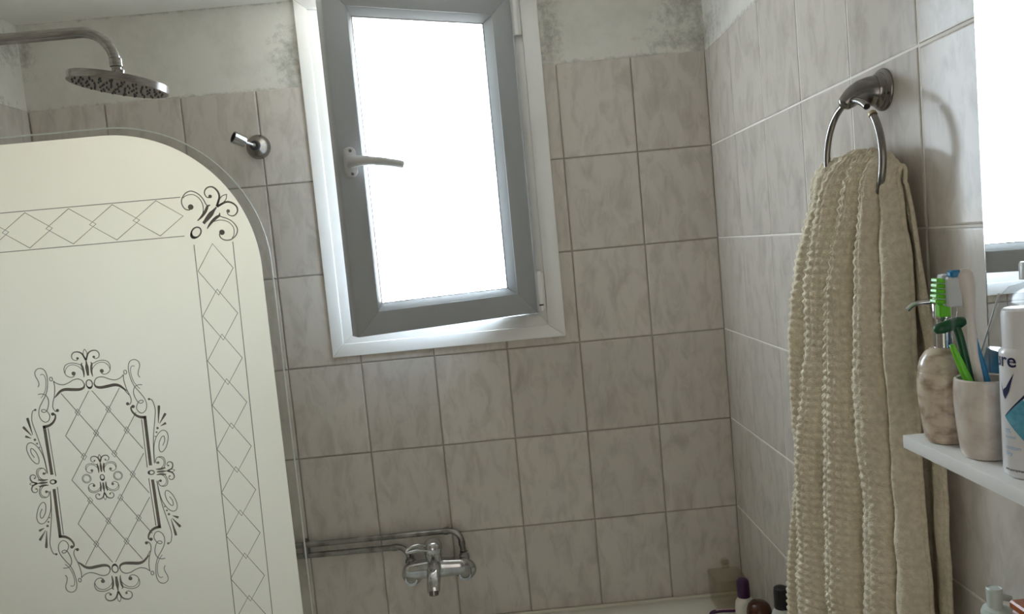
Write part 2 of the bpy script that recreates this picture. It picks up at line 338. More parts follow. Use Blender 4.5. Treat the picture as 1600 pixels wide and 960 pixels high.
tag(wall_added_hallway, 'pale unseen hallway added around the fill light', 'wall', kind='structure')
tag(door_added_1, 'plain door casing of the unseen doorway added for the fill light', 'door', kind='structure')
floor = obj('floor', box((XL - .1, YR - .1, -.1), (.1, .25, 0)), M['floor'])
ceiling = obj('ceiling', box((XL - .1, YR - .1, ZC), (.1, .25, ZC + .12)), M['ceiling'])
for o, lb in ((wall_back, 'tiled back wall around the window, mouldy plaster above'), (wall_right, 'tiled right wall behind towel, shelf and mirror'), (wall_left, 'tiled left wall with white plaster above'),
              (wall_rear, 'plain painted wall behind the viewer'), (floor, 'beige bathroom floor'), (ceiling, 'off-white painted ceiling')):
    tag(o, lb, o.name.split('_')[0], kind='structure')

TW, TH, G = 0.2, 0.25, 0.0032
def tile_mesh(poly):
    """tile with a pillowed edge; poly is an X-Z outline about the tile's own centre, counter-clockwise"""
    n = len(poly); P = [Vector((x, z)) for x, z in poly]; V, F = [], []
    def inset(d):
        out = []
        for i in range(n):
            a, b, c = P[i - 1], P[i], P[(i + 1) % n]
            e1 = (b - a).normalized(); e2 = (c - b).normalized(); n1 = Vector((-e1.y, e1.x)); n2 = Vector((-e2.y, e2.x))
            out.append(b + (n1 + n2) * d / max(0.3, 1 + n1.dot(n2)))
        return out
    for d, y in ((0, .0045), (0, .0016), (.0012, .0004), (.0035, 0)):
        V += [Vector((q.x, y, q.y)) for q in inset(d)]
    for k in range(3):
        for i in range(n): F.append((k * n + i, k * n + (i + 1) % n, (k + 1) * n + (i + 1) % n, (k + 1) * n + i))
    F.append(tuple(3 * n + i for i in range(n)))
    return mesh('tile', V, F, M['tile'])
_tiles = {}
def add_tile(parent, poly, place, rot):
    cx = (min(p[0] for p in poly) + max(p[0] for p in poly)) / 2; cz = (min(p[1] for p in poly) + max(p[1] for p in poly)) / 2
    key = tuple((round(x - cx, 4), round(z - cz, 4)) for x, z in poly)
    if key not in _tiles: _tiles[key] = tile_mesh(key)
    o = link('tile', _tiles[key], parent); o.location = place(cx, cz); o.rotation_euler = (random.uniform(-.003, .003), random.uniform(-.002, .002), rot + random.uniform(-.003, .003))
CX0, CX1, CZ0 = -1.058, -0.450, 1.336      # tiles are cut round the window trim
for r in range(7):
    z1 = ZT - r * TH - G / 2; z0 = z1 - TH + G
    if r == 0: z1 = ZT
    for c in range(9):
        x1 = -c * TW - G / 2; x0 = x1 - TW + G
        polys = [[(x0, z0), (x1, z0), (x1, z1), (x0, z1)]]
        if z1 > CZ0 and x1 > CX0 and x0 < CX1:
            a, b = x0 < CX0, x1 > CX1; low = z0 < CZ0
            if a and low: polys = [[(x0, z0), (x1, z0), (x1, CZ0), (CX0, CZ0), (CX0, z1), (x0, z1)]]
            elif b and low: polys = [[(x0, z0), (x1, z0), (x1, z1), (CX1, z1), (CX1, CZ0), (x0, CZ0)]]
            elif a: polys = [[(x0, z0), (CX0, z0), (CX0, z1), (x0, z1)]]
            elif b: polys = [[(CX1, z0), (x1, z0), (x1, z1), (CX1, z1)]]
            elif low: polys = [[(x0, z0), (x1, z0), (x1, CZ0), (x0, CZ0)]]
            else: polys = []
        for p in polys: add_tile(wall_back, p, lambda cx, cz: (cx, 0, cz), 0)
    for c in range(11):
        y0 = c * TW + G / 2; y1 = y0 + TW - G
        if c in (0, 1): y0, y1 = (G / 2, TW - .0004) if c == 0 else (TW + .0004, 2 * TW - .0008)
        add_tile(wall_right, [(y0, z0), (y1, z0), (y1, z1), (y0, z1)], lambda cx, cz: (0, -cx, cz), -math.pi / 2)
        if c < 8:
            y0 = c * TW + G / 2; y1 = y0 + TW - G
            add_tile(wall_left, [(-y1, z0), (-y0, z0), (-y0, z1), (-y1, z1)], lambda cx, cz: (XL, cx, cz), math.pi / 2)

# ---------------------------------------------------------------- window
win = thing('window_1', (-0.757, 0, 1.323), 'white plastic casement window with its sash swung inwards', 'window', kind='structure')
for g, nm in zip(mitred((-1.072, -.437, 1.323, 2.272), (-1.040, -.482, 1.357, 2.246), -.015, .0035, -.012, .0022), range(4)):
    obj('trim', g, M['pvc'], win, smooth='auto')
for g in mitred((-1.040, -.482, 1.357, 2.246), (-1.006, -.503, 1.388, 2.240), -.006, .0355, .002, .0015):
    obj('window_frame', g, M['pvc'], win, smooth='auto')
for g in mitred((-1.040, -.482, 1.357, 2.246), (-.982, -.548, 1.408, 2.222), .036, .085, .036, .0015):
    obj('frame_rebate', g, M['pvc'], win, smooth='auto')
SA, SW, SH = math.radians(26.1), 0.498, 0.842
sash = thing('sash', (-0.507, -0.017, 1.394), parent=win); sash.rotation_euler = (0, 0, SA)
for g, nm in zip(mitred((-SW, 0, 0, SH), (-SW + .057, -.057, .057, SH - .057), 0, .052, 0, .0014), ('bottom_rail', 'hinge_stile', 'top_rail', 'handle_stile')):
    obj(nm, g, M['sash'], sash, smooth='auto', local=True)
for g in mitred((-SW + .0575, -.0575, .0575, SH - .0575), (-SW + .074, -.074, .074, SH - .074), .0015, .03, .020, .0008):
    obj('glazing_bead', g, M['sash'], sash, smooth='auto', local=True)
for g in mitred((-SW + .072, -.072, .072, SH - .072), (-SW + .0755, -.0755, .0755, SH - .0755), .0205, .0235, None, 0):
    obj('gasket', g, M['dark'], sash, local=True)
obj('pane', box((-SW + .0700, .024, .0700), (-.0700, .028, SH - .0700)), M['glass'], sash, local=True)
hx, hz = -.472, 1.812 - 1.394
hp = loft([[Vector((hx + dx, y, hz + dz)) for dx, dz in [(q.x, q.y) for q in rrect(-.0145 * s, .0145 * s, -.036 * s, .036 * s, .0142 * s, 0, 6)]] for y, s in ((0.002, 1), (-.008, 1), (-.011, .9))])
obj('handle_plate', hp, M['handle'], sash, smooth='auto', local=True)
lev = crom([(hx, -.008, hz - .002), (hx + .001, -.034, hz - .002), (hx + .010, -.045, hz - .002), (hx + .035, -.048, hz - .003), (hx + .075, -.050, hz - .008), (hx + .114, -.050, hz - .015)], 6)
obj('handle_lever', tube(lev, [.0135] * 6 + [.0125] * 6 + [.0115] * 6 + [.0105] * 6 + [.0098] * 6 + [.009], 18), M['handle'], sash, smooth='auto', local=True)
for dz in (.026, -.028): obj('screw', lathe([(.0036, 0), (.0036, .0016), (.002, .002)], 12, (0, -1, 0), (hx, -.0105, hz + dz)), M['gun'], sash, local=True)
obj('hinge', join(tube([(-.496, -.019, 2.128), (-.496, -.019, 2.238)], .0065, 14), box((-.505, -.016, 2.13), (-.484, -.006, 2.236), .001)), M['pvc'], win, smooth='auto')
obj('hinge', join(tube([(-.496, -.019, 1.398), (-.496, -.019, 1.412)], .0068, 14), tube([(-.496, -.019, 1.416), (-.496, -.019, 1.505)], .0068, 14), box((-.505, -.016, 1.40), (-.484, -.006, 1.50), .001)), M['pvc'], win, smooth='auto')
obj('hinge_slot', tube([(-.496, -.019, 1.4115), (-.496, -.019, 1.4165)], .0062, 14), M['dark'], win)

# ---------------------------------------------------------------- bath
tub = thing('bathtub', (-.9, -.38, 0), 'white enamel bathtub along the tiled back wall', 'bathtub')
loops = []
for (x0, x1, y0, y1, r, z) in ((-1.795, -.005, -.755, -.006, .01, 0), (-1.795, -.005, -.755, -.006, .01, .535), (-1.792, -.008, -.752, -.009, .01, .546), (-1.786, -.012, -.746, -.013, .012, .5485),
                               (-1.70, -.135, -.690, -.075, .17, .5485), (-1.692, -.142, -.683, -.082, .165, .545), (-1.685, -.150, -.676, -.089, .16, .53), (-1.62, -.24, -.63, -.135, .15, .22), (-1.56, -.30, -.59, -.175, .12, .17)):
    loops.append(rrect(x0, x1, y0, y1, r, z))
obj('tub_body', loft(loops), M['tub'], tub, smooth='auto')
obj('waste_drain', lathe([(.03, 0), (.03, .003), (.022, .004)], 24, (0, 0, 1), (-1.4, -.38, .17)), M['chrome'], tub, smooth='auto')
obj('silicone_joint', box((-1.79, -.012, .543), (-.006, -.0005, .5545), .003), M['cream'], tub)

# ---------------------------------------------------------------- mixer tap and its pipes
tap = thing('bath_mixer_tap', (-.847, 0, .70), 'chrome single-lever bath mixer tap on the back wall', 'tap')
XR, XLf, ZM, YM = -.773, -.921, .700, -.058
for x in (XLf, XR):
    obj('escutcheon', lathe([(.030, 0), (.030, .004), (.026, .010), (.017, .014), (.0165, .045)], 32, (0, -1, 0), (x, .001, ZM - .006)), M['chrome'], tap, smooth='auto')
for x in (XLf, XR):
    obj('offset_union', tube(crom([(x, -.030, ZM - .006), (x + .002, -.044, ZM + .006), (x + .003, -.052, ZM + .026)], 5), .0150, 18), M['chrome'], tap, smooth='auto')
bod = []
for i in range(25):
    t = i / 24; x = XLf - .018 + t * (XR - XLf + .036); e = min(t, 1 - t) * 2
    k = min(1, (1 - (1 - min(1, e * 3.2)) ** 2.2)) ** .5 if e < 1 else 1
    k = max(k, .12); ry, rz = .0215 * k, (.0225 + .004 * math.exp(-((t - .5) / .22) ** 2)) * k
    bod.append([Vector((x, YM + ry * math.copysign(abs(math.cos(a)) ** .75, math.cos(a)), ZM + .030 + rz * math.copysign(abs(math.sin(a)) ** .75, math.sin(a)))) for a in [2 * math.pi * q / 24 for q in range(24)]])
obj('body', loft(bod), M['chrome'], tap, smooth='auto')
cxm = -.850
sp = crom([(cxm, -.052, .728), (cxm, -.080, .734), (cxm, -.105, .727), (cxm, -.126, .714), (cxm, -.138, .699)], 6)
V, F = [], []
for i, p in enumerate(sp):
    t = i / (len(sp) - 1); w = .0200 - .0035 * t; h = .024 - .011 * t + .003 * math.sin(t * 3)
    a = sp[max(0, i - 1)]; b = sp[min(len(sp) - 1, i + 1)]; tg = (b - a).normalized(); up = Vector((1, 0, 0)).cross(tg).normalized()
    for q in range(20):
        an = 2 * math.pi * q / 20; c, s = math.cos(an), math.sin(an)
        V.append(p + Vector((1, 0, 0)) * w * math.copysign(abs(c) ** .6, c) + up * h * math.copysign(abs(s) ** .6, s))
    if i: F += [((i - 1) * 20 + q, (i - 1) * 20 + (q + 1) % 20, i * 20 + (q + 1) % 20, i * 20 + q) for q in range(20)]
F += [tuple(range(19, -1, -1)), tuple(len(V) - 20 + q for q in range(20))]
spo = obj('spout', (V, F), M['chrome'], tap, smooth='auto')
obj('aerator', lathe([(.0125, 0), (.0125, .012), (.010, .014)], 20, (0, -.35, -1), (cxm, -.136, .703)), M['gun'], spo, smooth='auto')
obj('diverter_knob', lathe([(.006, 0), (.006, .010), (.009, .012), (.009, .020), (.007, .022)], 20, (0, -.35, 1), (cxm, -.104, .738)), M['chrome'], spo, smooth='auto')
obj('cartridge_neck', lathe([(.021, 0), (.0205, .03), (.023, .045), (.0235, .058)], 28, (0, -.25, 1), (cxm, -.058, .730)), M['chrome'], tap, smooth='auto')
hd = obj('lever_dome', lathe([(.0225, 0), (.0245, .006), (.0245, .018), (.021, .027), (.013, .032), (.004, .0335)], 30, (0, -.25, 1), (cxm + .001, -.0720, .782)), M['chrome'], tap, smooth='auto')
obj('lever', tube(crom([(cxm - .012, -.086, .803), (cxm - .030, -.098, .813), (cxm - .052, -.106, .812), (cxm - .064, -.110, .806), (cxm - .061, -.111, .801), (cxm - .037, -.104, .801), (cxm - .012, -.092, .793)], 6), .0044, 12), M['chrome'], hd, smooth='auto')
for x, nm in ((XLf, 0), (XR, 1)):
    obj('inlet_union', lathe([(.0125, 0), (.0145, .003), (.0145, .013), (.0125, .016), (.0105, .018), (.0105, .024)], 24, (0, 0, 1), (x + .002, -.032, .734)), M['pipe'], tap, smooth='auto')
up = [(-1.797, -.022, .815), (-.806, -.022, .815)] + [(-.806 + .032 * math.sin(a), -.022 - .008 * (a / 1.57), .783 + .032 * math.cos(a)) for a in [math.pi / 2 * i / 8 for i in range(1, 9)]] + [(-.772, -.031, .760)]
pu = thing('water_pipe', (-1.797, -.022, .815), 'upper tarnished chrome pipe bending down to the tap right inlet', 'pipe', 'exposed pipes feeding the tap')
obj('pipe_run', tube(up, .0078, 14), M['pipe'], pu, smooth='auto')
obj('compression_nut', tube([(-.822, -.022, .815), (-.808, -.022, .815)], .0094, 14), M['pipe'], pu, smooth='auto')
obj('compression_nut', tube([(-.7742, -.0302, .786), (-.7735, -.0308, .776)], .0094, 14), M['pipe'], pu, smooth='auto')
lo = [(-1.797, -.022, .789), (-.952, -.022, .783)] + [(-.952 + .030 * math.sin(a), -.022 - .008 * (a / 1.57), .753 + .030 * math.cos(a)) for a in [math.pi / 2 * i / 8 for i in range(1, 9)]] + [(-.920, -.031, .7505)]
pl = thing('water_pipe', (-1.797, -.022, .789), 'lower tarnished chrome pipe ending at the tap left inlet', 'pipe', 'exposed pipes feeding the tap')
obj('pipe_run', tube(lo, .0078, 14), M['pipe'], pl, smooth='auto')
obj('compression_nut', tube([(-.966, -.022, .7831), (-.953, -.022, .783)], .0094, 14), M['pipe'], pl, smooth='auto')
for x in (-1.21, -1.62): obj('pipe_clip', box((x, -.031, .778), (x + .012, 0, .826), .002), M['pipe'], pl)

# ---------------------------------------------------------------- hand-shower bracket
br = thing('shower_bracket', (-1.2086, 0, 1.9034), 'chrome swivel bracket for a hand shower, empty, left of the window', 'bracket')
bc = Vector((-1.2086, .001, 1.9034))
obj('wall_rose', lathe([(.0325, 0), (.0325, .003), (.030, .010), (.024, .019), (.015, .026), (.0125, .030), (.0125, .033)], 40, (0, -1, 0), bc), M['nickel'], br, smooth='auto')
obj('collar', lathe([(.0125, 0), (.0125, .004), (.0105, .006), (.006, .006)], 28, (0, -1, 0), bc + Vector((0, -.032, 0))), M['rubber'], br, smooth='auto')
stem0 = bc + Vector((0, -.034, 0)); stem1 = bc + Vector((-.022, -.060, .010))
obj('ball_stem', join(lathe([(.0005, -.0078), (.005, -.006), (.0078, 0), (.005, .006), (.0005, .0078)], 18, (0, -1, 0), stem0), tube([stem0, stem1], .0045, 12)), M['chrome'], br, smooth='auto')
ax = Vector((-.66, -.58, .34)).normalized()
obj('clip', lathe([(.0150, 0), (.0158, .014), (.0164, .031), (.0138, .031), (.0132, .006), (.004, .006)], 26, ax, stem1 - ax * .006), M['chrome'], br, smooth='auto')
obj('clip_liner', lathe([(.0130, .006), (.0137, .0312), (.0122, .0312), (.0118, .008)], 22, ax, stem1 - ax * .006), M['rubber'], br, smooth='auto')

# ---------------------------------------------------------------- overhead shower
sh = thing('overhead_shower', (XL, -.5, 2.078), 'brushed metal overhead rain shower on an arm from the left wall', 'shower')
HCX, ZA = -1.3225, 2.0785
arm = [(XL + .002, -.5, ZA)] + [(HCX - .062 + .062 * math.sin(a), -.5, ZA - .062 + .062 * math.cos(a)) for a in [math.pi / 2 * i / 14 for i in range(15)]] + [(HCX + .001, -.5, 2.021)]
obj('arm', tube(arm, .0108, 20), M['nickel'], sh, smooth='auto')
obj('wall_flange', lathe([(.03, 0), (.03, .004), (.022, .012), (.0115, .014)], 30, (1, 0, 0), (XL + .001, -.5, ZA)), M['nickel'], sh, smooth='auto')
tl = Matrix.Translation((HCX + .001, -.5, 1.9735))  @ Matrix.Rotation(math.radians(10.5), 4, 'Y') @ Matrix.Rotation(math.radians(-1), 4, 'X')
obj('swivel_nut', lathe([(.0108, 0), (.0122, .0015), (.0122, .0165), (.0100, .0175), (.0095, .018), (.0095, .026)], 24, (0, 0, -1), (HCX + .001, -.5, 2.0225)), M['nickel'], sh, smooth='auto')
hdk = obj('head_disc', xf(lathe([(.0095, .0270), (.0095, .0200), (.0180, .0185), (.0195, .0165), (.0195, .0085), (.0200, .0075), (.0908, .0062), (.0916, .0054), (.0916, -.0080), (.0909, -.0088), (.0880, -.0088)], 72), tl), M['nickel'], sh, smooth='auto')
noz = []
for k, (r, n) in enumerate(((.014, 6), (.028, 10), (.042, 14), (.056, 18), (.069, 22), (.080, 24))):
    for i in range(n):
        a = 2 * math.pi * (i + .35 * (k % 2)) / n + .1 * k
        noz.append(xf(lathe([(.0021, -.0086), (.0019, -.0110), (.0010, -.0114)], 8, (0, 0, 1), (r * math.cos(a), r * math.sin(a), 0)), tl))
tag(obj('nozzles', join(*noz), M['rubber'], hdk), kind='stuff')

# ---------------------------------------------------------------- frosted bath screen
YS = -.72
scr = thing('bath_screen', (-1.4, YS, .55), 'frosted glass bath screen with rounded corner and etched scroll ornament', 'shower screen')
def screen_outline(right, top, R, x0, z0, n=28):
    cx, cz = right - R, top - R
    return [(x0, z0), (right, z0)] + [(cx + R * math.cos(a), cz + R * math.sin(a)) for a in [math.pi / 2 * i / n for i in range(n + 1)]] + [(x0, top)]
ol = screen_outline(-.9965, 1.8440, .258, XL + .004, .556)
obj('glass_pane', prism(ol, YS - .003, YS + .003), M['clear'], scr)
obj('polished_edge', tube([(x, YS, z) for x, z in ol[1:]], .0015, 6, cap=True, flat=1.0), M['rim'], scr, smooth=True)
obj('frosted_panel', prism(screen_outline(-1.0125, 1.8315, .247, XL + .02, .575), YS - .0040, YS - .0033), M['frost'], scr)
obj('wall_profile', box((XL + .001, YS - .011, .556), (XL + .018, YS + .011, 1.846), .002), M['chrome'], scr)
obj('bottom_seal', box((XL + .004, YS - .006, .5487), (-.998, YS + .006, .558), .001), M['milky'], scr)
YE = YS - .0041
def ribbon(pts, w, smooth=5, closed=False):
    P = [Vector((x, z)) for x, z in pts]
    if smooth: P = crom(P, smooth, closed)
    n = len(P); V, F = [], []
    for i, p in enumerate(P):
        a = P[i - 1] if (i or closed) else p; b = P[(i + 1) % n] if (i < n - 1 or closed) else p
        t = (b - a); t = t.normalized() if t.length > 1e-9 else Vector((1, 0)); nn = Vector((-t.y, t.x))
        ww = (w(i / max(1, n - 1)) if callable(w) else w) / 2
        for s_, y in ((1, 0), (-1, 0), (1, .0003), (-1, .0003)): V.append(Vector((p.x + nn.x * ww * s_, YE - y, p.y + nn.y * ww * s_)))
    for i in range(n if closed else n - 1):
        a, b = 4 * i, 4 * ((i + 1) % n)
        F += [(a + 2, a + 3, b + 3, b + 2), (a, a + 2, b + 2, b), (a + 1, b + 1, b + 3, a + 3), (a, b, b + 1, a + 1)]
    return V, F
def dot(x, z, r, n=14, ry=None):
    return prism([(x + r * math.cos(2 * math.pi * i / n), z + (ry or r) * math.sin(2 * math.pi * i / n)) for i in range(n)], YE - .0003, YE)
def ell(x, z, a, b, ang=0, n=22):
    return [(x + a * math.cos(t) * math.cos(ang) - b * math.sin(t) * math.sin(ang), z + a * math.cos(t) * math.sin(ang) + b * math.sin(t) * math.cos(ang)) for t in [2 * math.pi * i / n for i in range(n)]]
def etched(name, parts): return obj(name, join(*parts), M['etch'], scr)
def fleur(ox, oz, L, ang, k=1.0, oval=True, w0=.0017):
    """scrolled fleur-de-lis; ang is the direction of its tip"""
    ca, sa = math.cos(ang), math.sin(ang); g = []
    def T(pts, s): return [(ox + L * (a * ca - s * p * sa), oz + L * (a * sa + s * p * ca)) for a, p in pts]
    w = w0 * k
    for s in (1, -1):
        g.append(ribbon(T([(.569, .156), (.576, .202), (.617, .301), (.637, .407), (.623, .518), (.577, .604), (.48, .649), (.373, .642), (.293, .6), (.242, .526), (.234, .442), (.275, .374)], s), w))
        g.append(ribbon(T([(.362, .116), (.467, .182), (.537, .261), (.58, .372), (.571, .488), (.517, .566), (.44, .617), (.375, .626)], s), w * .8))
        g.append(ribbon(T([(.615, .121), (.564, .148), (.51, .131), (.41, .113), (.296, .112), (.2, .125)], s), lambda t: w * (.8 + 2.2 * math.sin(math.pi * t))))
        g.append(ribbon(T([(.677, .003), (.795, .048), (.867, .086), (.917, .151), (.938, .234), (.927, .315), (.873, .372), (.795, .388), (.729, .357), (.697, .287), (.711, .231)], s), lambda t: w * (2.3 - 1.5 * t)))
        g.append(ribbon(T([(.672, 0), (.813, .045), (.914, .048), (1.0, 0)], s), w * .8))
        for (a, p), r in (((.333, .398), .056), ((.751, .23), .036)):
            q = T([(a, p)], s)[0]; g.append(dot(q[0], q[1], r * L))
    g.append(ribbon(T([(.66, 0), (.55, 0), (.475, 0), (.34, 0), (.235, 0)], 1), lambda t: L * (.03 + .05 * math.sin(math.pi * t) ** 2 + .03 * t)))
    if oval:
        g.append(ribbon(ell(ox, oz, .115 * L, .088 * L, ang), w * 1.5, 1, True))
        g.append(ribbon(T([(-.05, .085), (-.10, .045), (-.12, 0), (-.10, -.045), (-.05, -.085)], 1), lambda t: w * (1 + 2.2 * math.sin(math.pi * t))))
    return g
etched('etched_corner_scroll', fleur(-1.1179, 1.6529, .0855, math.radians(45)))
LW = .00125
zt_, zb_ = 1.7165, 1.6495
etched('etched_border_line', [ribbon([(-1.785, zt_ + .001), (-1.1374, zt_ - .001)], LW, 0)]); etched('etched_border_line', [ribbon([(-1.785, zb_ + .001), (-1.1388, zb_ - .001)], LW, 0)])
etched('etched_border_line', [ribbon([(-1.1244, 1.632), (-1.140, .58)], LW, 0)]); etched('etched_border_line', [ribbon([(-1.0571, 1.631), (-1.0735, .58)], LW, 0)])
for i in range(8):
    cx = -1.1800 - .0752 * i; hw = .0433; hh = .0305
    etched('etched_diamond', [ribbon([(cx - hw, 1.683), (cx, 1.683 + hh), (cx + hw, 1.683), (cx, 1.683 - hh)], LW, 0, True)])
for i in range(13):
    cz = 1.5860 - .0793 * i; cx = -1.0925 - .0016 * i; hw = .0305; hh = .0450
    etched('etched_diamond', [ribbon([(cx - hw, cz), (cx, cz + hh), (cx + hw, cz), (cx, cz - hh)], LW, 0, True)])
MX, MZ = -1.33665, 1.2385
def mm(pts, sx=1, sz=1): return [(MX + sx * x / 1000, MZ + sz * z / 1000) for x, z in pts]
TN = .0013
for sx in (1, -1):
    for sz in (1, -1):
        g = []
        R_ = lambda p, w=TN, s=4: g.append(ribbon(mm(p, sx, sz), w, s))
        R_([(89.4, 171.3), (86.9, 176.3), (88.3, 183.6), (91.5, 191.9), (90.4, 199.5), (83.6, 203.8), (75.9, 201.6), (71.9, 193.8), (71.3, 183.1), (73.6, 167.9), (78.3, 155.6), (86.3, 144.0), (92.3, 133.7), (94.7, 122.7), (92.2, 113.2), (85.8, 108.0), (79.7, 110.1), (76.3, 116.9), (77.8, 123.3), (82.2, 129.3), (87.3, 130.8), (89.5, 128.0), (84.9, 125.4), (80.0, 128.4), (75.9, 137.5), (74.6, 147.3), (78.3, 155.6), (85.0, 158.6), (91.3, 158.0)])
        R_([(82.6, 191.7), (79.0, 193.1), (75.3, 189.2), (74.5, 178.5), (77.4, 165.3), (82.6, 156.2), (86.8, 151.5)], .0010)
        g.append(ribbon([(MX + sx * .065 + .0026 * math.cos(t), MZ + sz * .1831 + .0036 * math.sin(t)) for t in [i * math.pi / 6 for i in range(12)]], TN, 1, True))
        R_([(61.4, 179.8), (60.6, 169.1), (63.2, 153.8), (67.8, 140.4), (68.7, 131.7), (65.4, 125.5), (61.7, 126.3)])
        q = mm([(61.7, 126.8), (70.6, 121.0), (99.9, 131.5)], sx, sz); g += [dot(*q[0], .0028), dot(*q[1], .0030), dot(*q[2], .0020)]
        etched('etched_s_scroll', g); g = []
        g.append(ribbon(mm([(70.6, 121.4), (66.8, 120.0), (67.4, 113.4), (72.7, 105.8), (80.6, 101.1), (91.0, 99.6)], sx, sz), lambda t: .0015 + .0038 * t, 4))
        g.append(ribbon(mm([(88.6, 101.5), (87.3, 13.0)], sx, sz), .0052, 0)); g.append(ribbon(mm([(82.4, 97.0), (81.0, 10.0)], sx, sz), TN, 0))
        etched('etched_side_bar', g); g = []
        R_ = lambda p, w=TN, s=4: g.append(ribbon(mm(p, sx, sz), w, s))
        R_([(99.9, 131.5), (104.9, 129.3), (107.8, 119.3), (108.1, 108.4), (103.7, 87.1), (99.1, 63.7), (96.0, 40.0), (94.6, 16.0)])
        R_([(94.6, 16.0), (96.7, 39.9), (100.1, 54.8), (107.0, 67.2), (115.3, 73.6), (122.4, 71.2), (124.8, 61.1), (120.3, 46.3), (113.8, 37.1), (108.2, 35.5), (106.0, 42.3), (108.5, 54.0), (113.8, 62.2), (117.5, 62.9), (117.8, 55.3), (113.3, 46.6)])
        for a, b, w in (((110.7, 87.5), (115.8, 118.5), .0042), ((112.7, 86.3), (125.5, 103.5), .0042), ((114.2, 81.8), (124.0, 86.2), .0040)):
            g.append(ribbon(mm([a, ((a[0] + b[0]) / 2, (a[1] + b[1]) / 2), b], sx, sz), lambda t, w=w: .0008 + w * t * (1 if t < .9 else .7), 4))
        for (x, z), r in (((108.1, 78.5), .0022), ((105.4, 71.3), .0017), ((102.3, 64.0), .0012)): q = mm([(x, z)], sx, sz)[0]; g.append(dot(*q, r))
        etched('etched_side_spiral', g); g = []
        g.append(ribbon(mm([(8.5, 168.0), (11.6, 175.3), (18.5, 178.9), (27.1, 177.8), (35.6, 173.7), (45.6, 171.2), (54.9, 173.8), (61.6, 179.1)], sx, sz), .0014, 4))
        g.append(ribbon(mm([(8.0, 169.7), (10.5, 163.0), (18.2, 160.2), (31.3, 161.2), (43.1, 162.5), (51.8, 160.1), (59.9, 153.0), (64.0, 149.3)], sx, sz), lambda t: .0012 + .0042 * math.sin(math.pi * min(1, t * 1.05)) ** .8, 4))
        etched('etched_top_lobe', g)
for ang, dx, dz, L in ((90, 0, 168.5, .0620), (-90, 0, -168.5, .0620), (0, 87.3, 0, .0415), (180, -87.3, 0, .0415)):
    etched('etched_fleur', fleur(MX + dx / 1000, MZ + dz / 1000, L, math.radians(ang), .72))
etched('etched_centre_motif', fleur(MX, MZ, .0415, math.pi / 2, .6) + fleur(MX, MZ, .0415, -math.pi / 2, .6, False))
for sx in (1, -1):
    etched('etched_ring', [ribbon(ell(MX + sx * .0278, MZ, .0078, .0078), .0010, 1, True), ribbon(ell(MX + sx * .0278, MZ, .0060, .0060), .0007, 1, True)])
LA, LB = .0539, .0801
g = []
def inside(x, z): return abs(x) < .0795 - max(0, abs(z) - .095) * .28 and abs(z) < .1565
def seg(p, q):
    pts = [(p[0] + (q[0] - p[0]) * t / 20, p[1] + (q[1] - p[1]) * t / 20) for t in range(21)]
    ins = [a for a in pts if inside(*a)]
    if len(ins) > 2: g.append(ribbon([(MX + ins[0][0], MZ + ins[0][1]), (MX + ins[-1][0], MZ + ins[-1][1])], .0011, 0))
for i in range(-3, 4):
    for j in range(-4, 5):
        if (i + j) % 2: continue
        p = (i * LA / 2, j * LB / 2)
        for s in (1, -1):
            q = ((i + s) * LA / 2, (j + 1) * LB / 2)
            if (i, j) == (0, 0) or (i + s, j + 1) == (0, 0) or i < -2 or i + s < -2: continue
            seg(p, q)
        if (i, j) != (0, 0) and -2 < i < 3 and abs(p[1]) < .13:
            h, v = .0046, .0062; g.append(ribbon([(MX + p[0] - h, MZ + p[1]), (MX + p[0], MZ + p[1] + v), (MX + p[0] + h, MZ + p[1]), (MX + p[0], MZ + p[1] - v)], .0010, 0, True))
etched('etched_lattice', g)

# ---------------------------------------------------------------- towel ring
RY, RZ, RX = -.903, 1.6590, -.052
ring = thing('towel_ring', (0, RY, 1.76), 'dark nickel towel ring on the right wall, its hoop parted at the top', 'towel ring')
obj('wall_rose', lathe([(.0315, 0), (.0315, .003), (.030, .006), (.0262, .008), (.0262, .011), (.0235, .014), (.0225, .018)], 44, (-1, 0, 0), (.001, RY, 1.7605)), M['gun'], ring, smooth='auto')
pth = [(-.012, RY, 1.7605), (-.022, RY, 1.7615), (-.034, RY, 1.7600), (-.045, RY, 1.7555), (-.054, RY, 1.7490), (-.060, RY, 1.7440), (-.0635, RY, 1.7405)]
obj('post', tube(crom(pth, 4), [.0235 + (.0085 - .0235) * (i / 24) ** .9 if i < 22 else (.0085 if i < 23 else (.007 if i == 23 else .003)) for i in range(25)], 24), M['gun'], ring, smooth='auto')
RR = .0885
def rp(deg): a = math.radians(deg); return (RX, RY - RR * math.sin(a), RZ + RR * math.cos(a))
obj('hoop', tube([rp(-a) for a in range(-8, 311, 4)], .0052, 14), M['gun'], ring, smooth='auto')
obj('hoop_stub', tube([rp(a) for a in range(4, 37, 4)], .0052, 14, cap=True), M['gun'], ring, smooth='auto')
obj('stub_bore', tube([rp(35.9), rp(36.4)], .0040, 12), M['rubber'], ring)
obj('threaded_tip', tube([rp(50.5), rp(47.5), rp(46)], [.0062, .0062, .0045], 14), M['brass'], ring, smooth='auto')

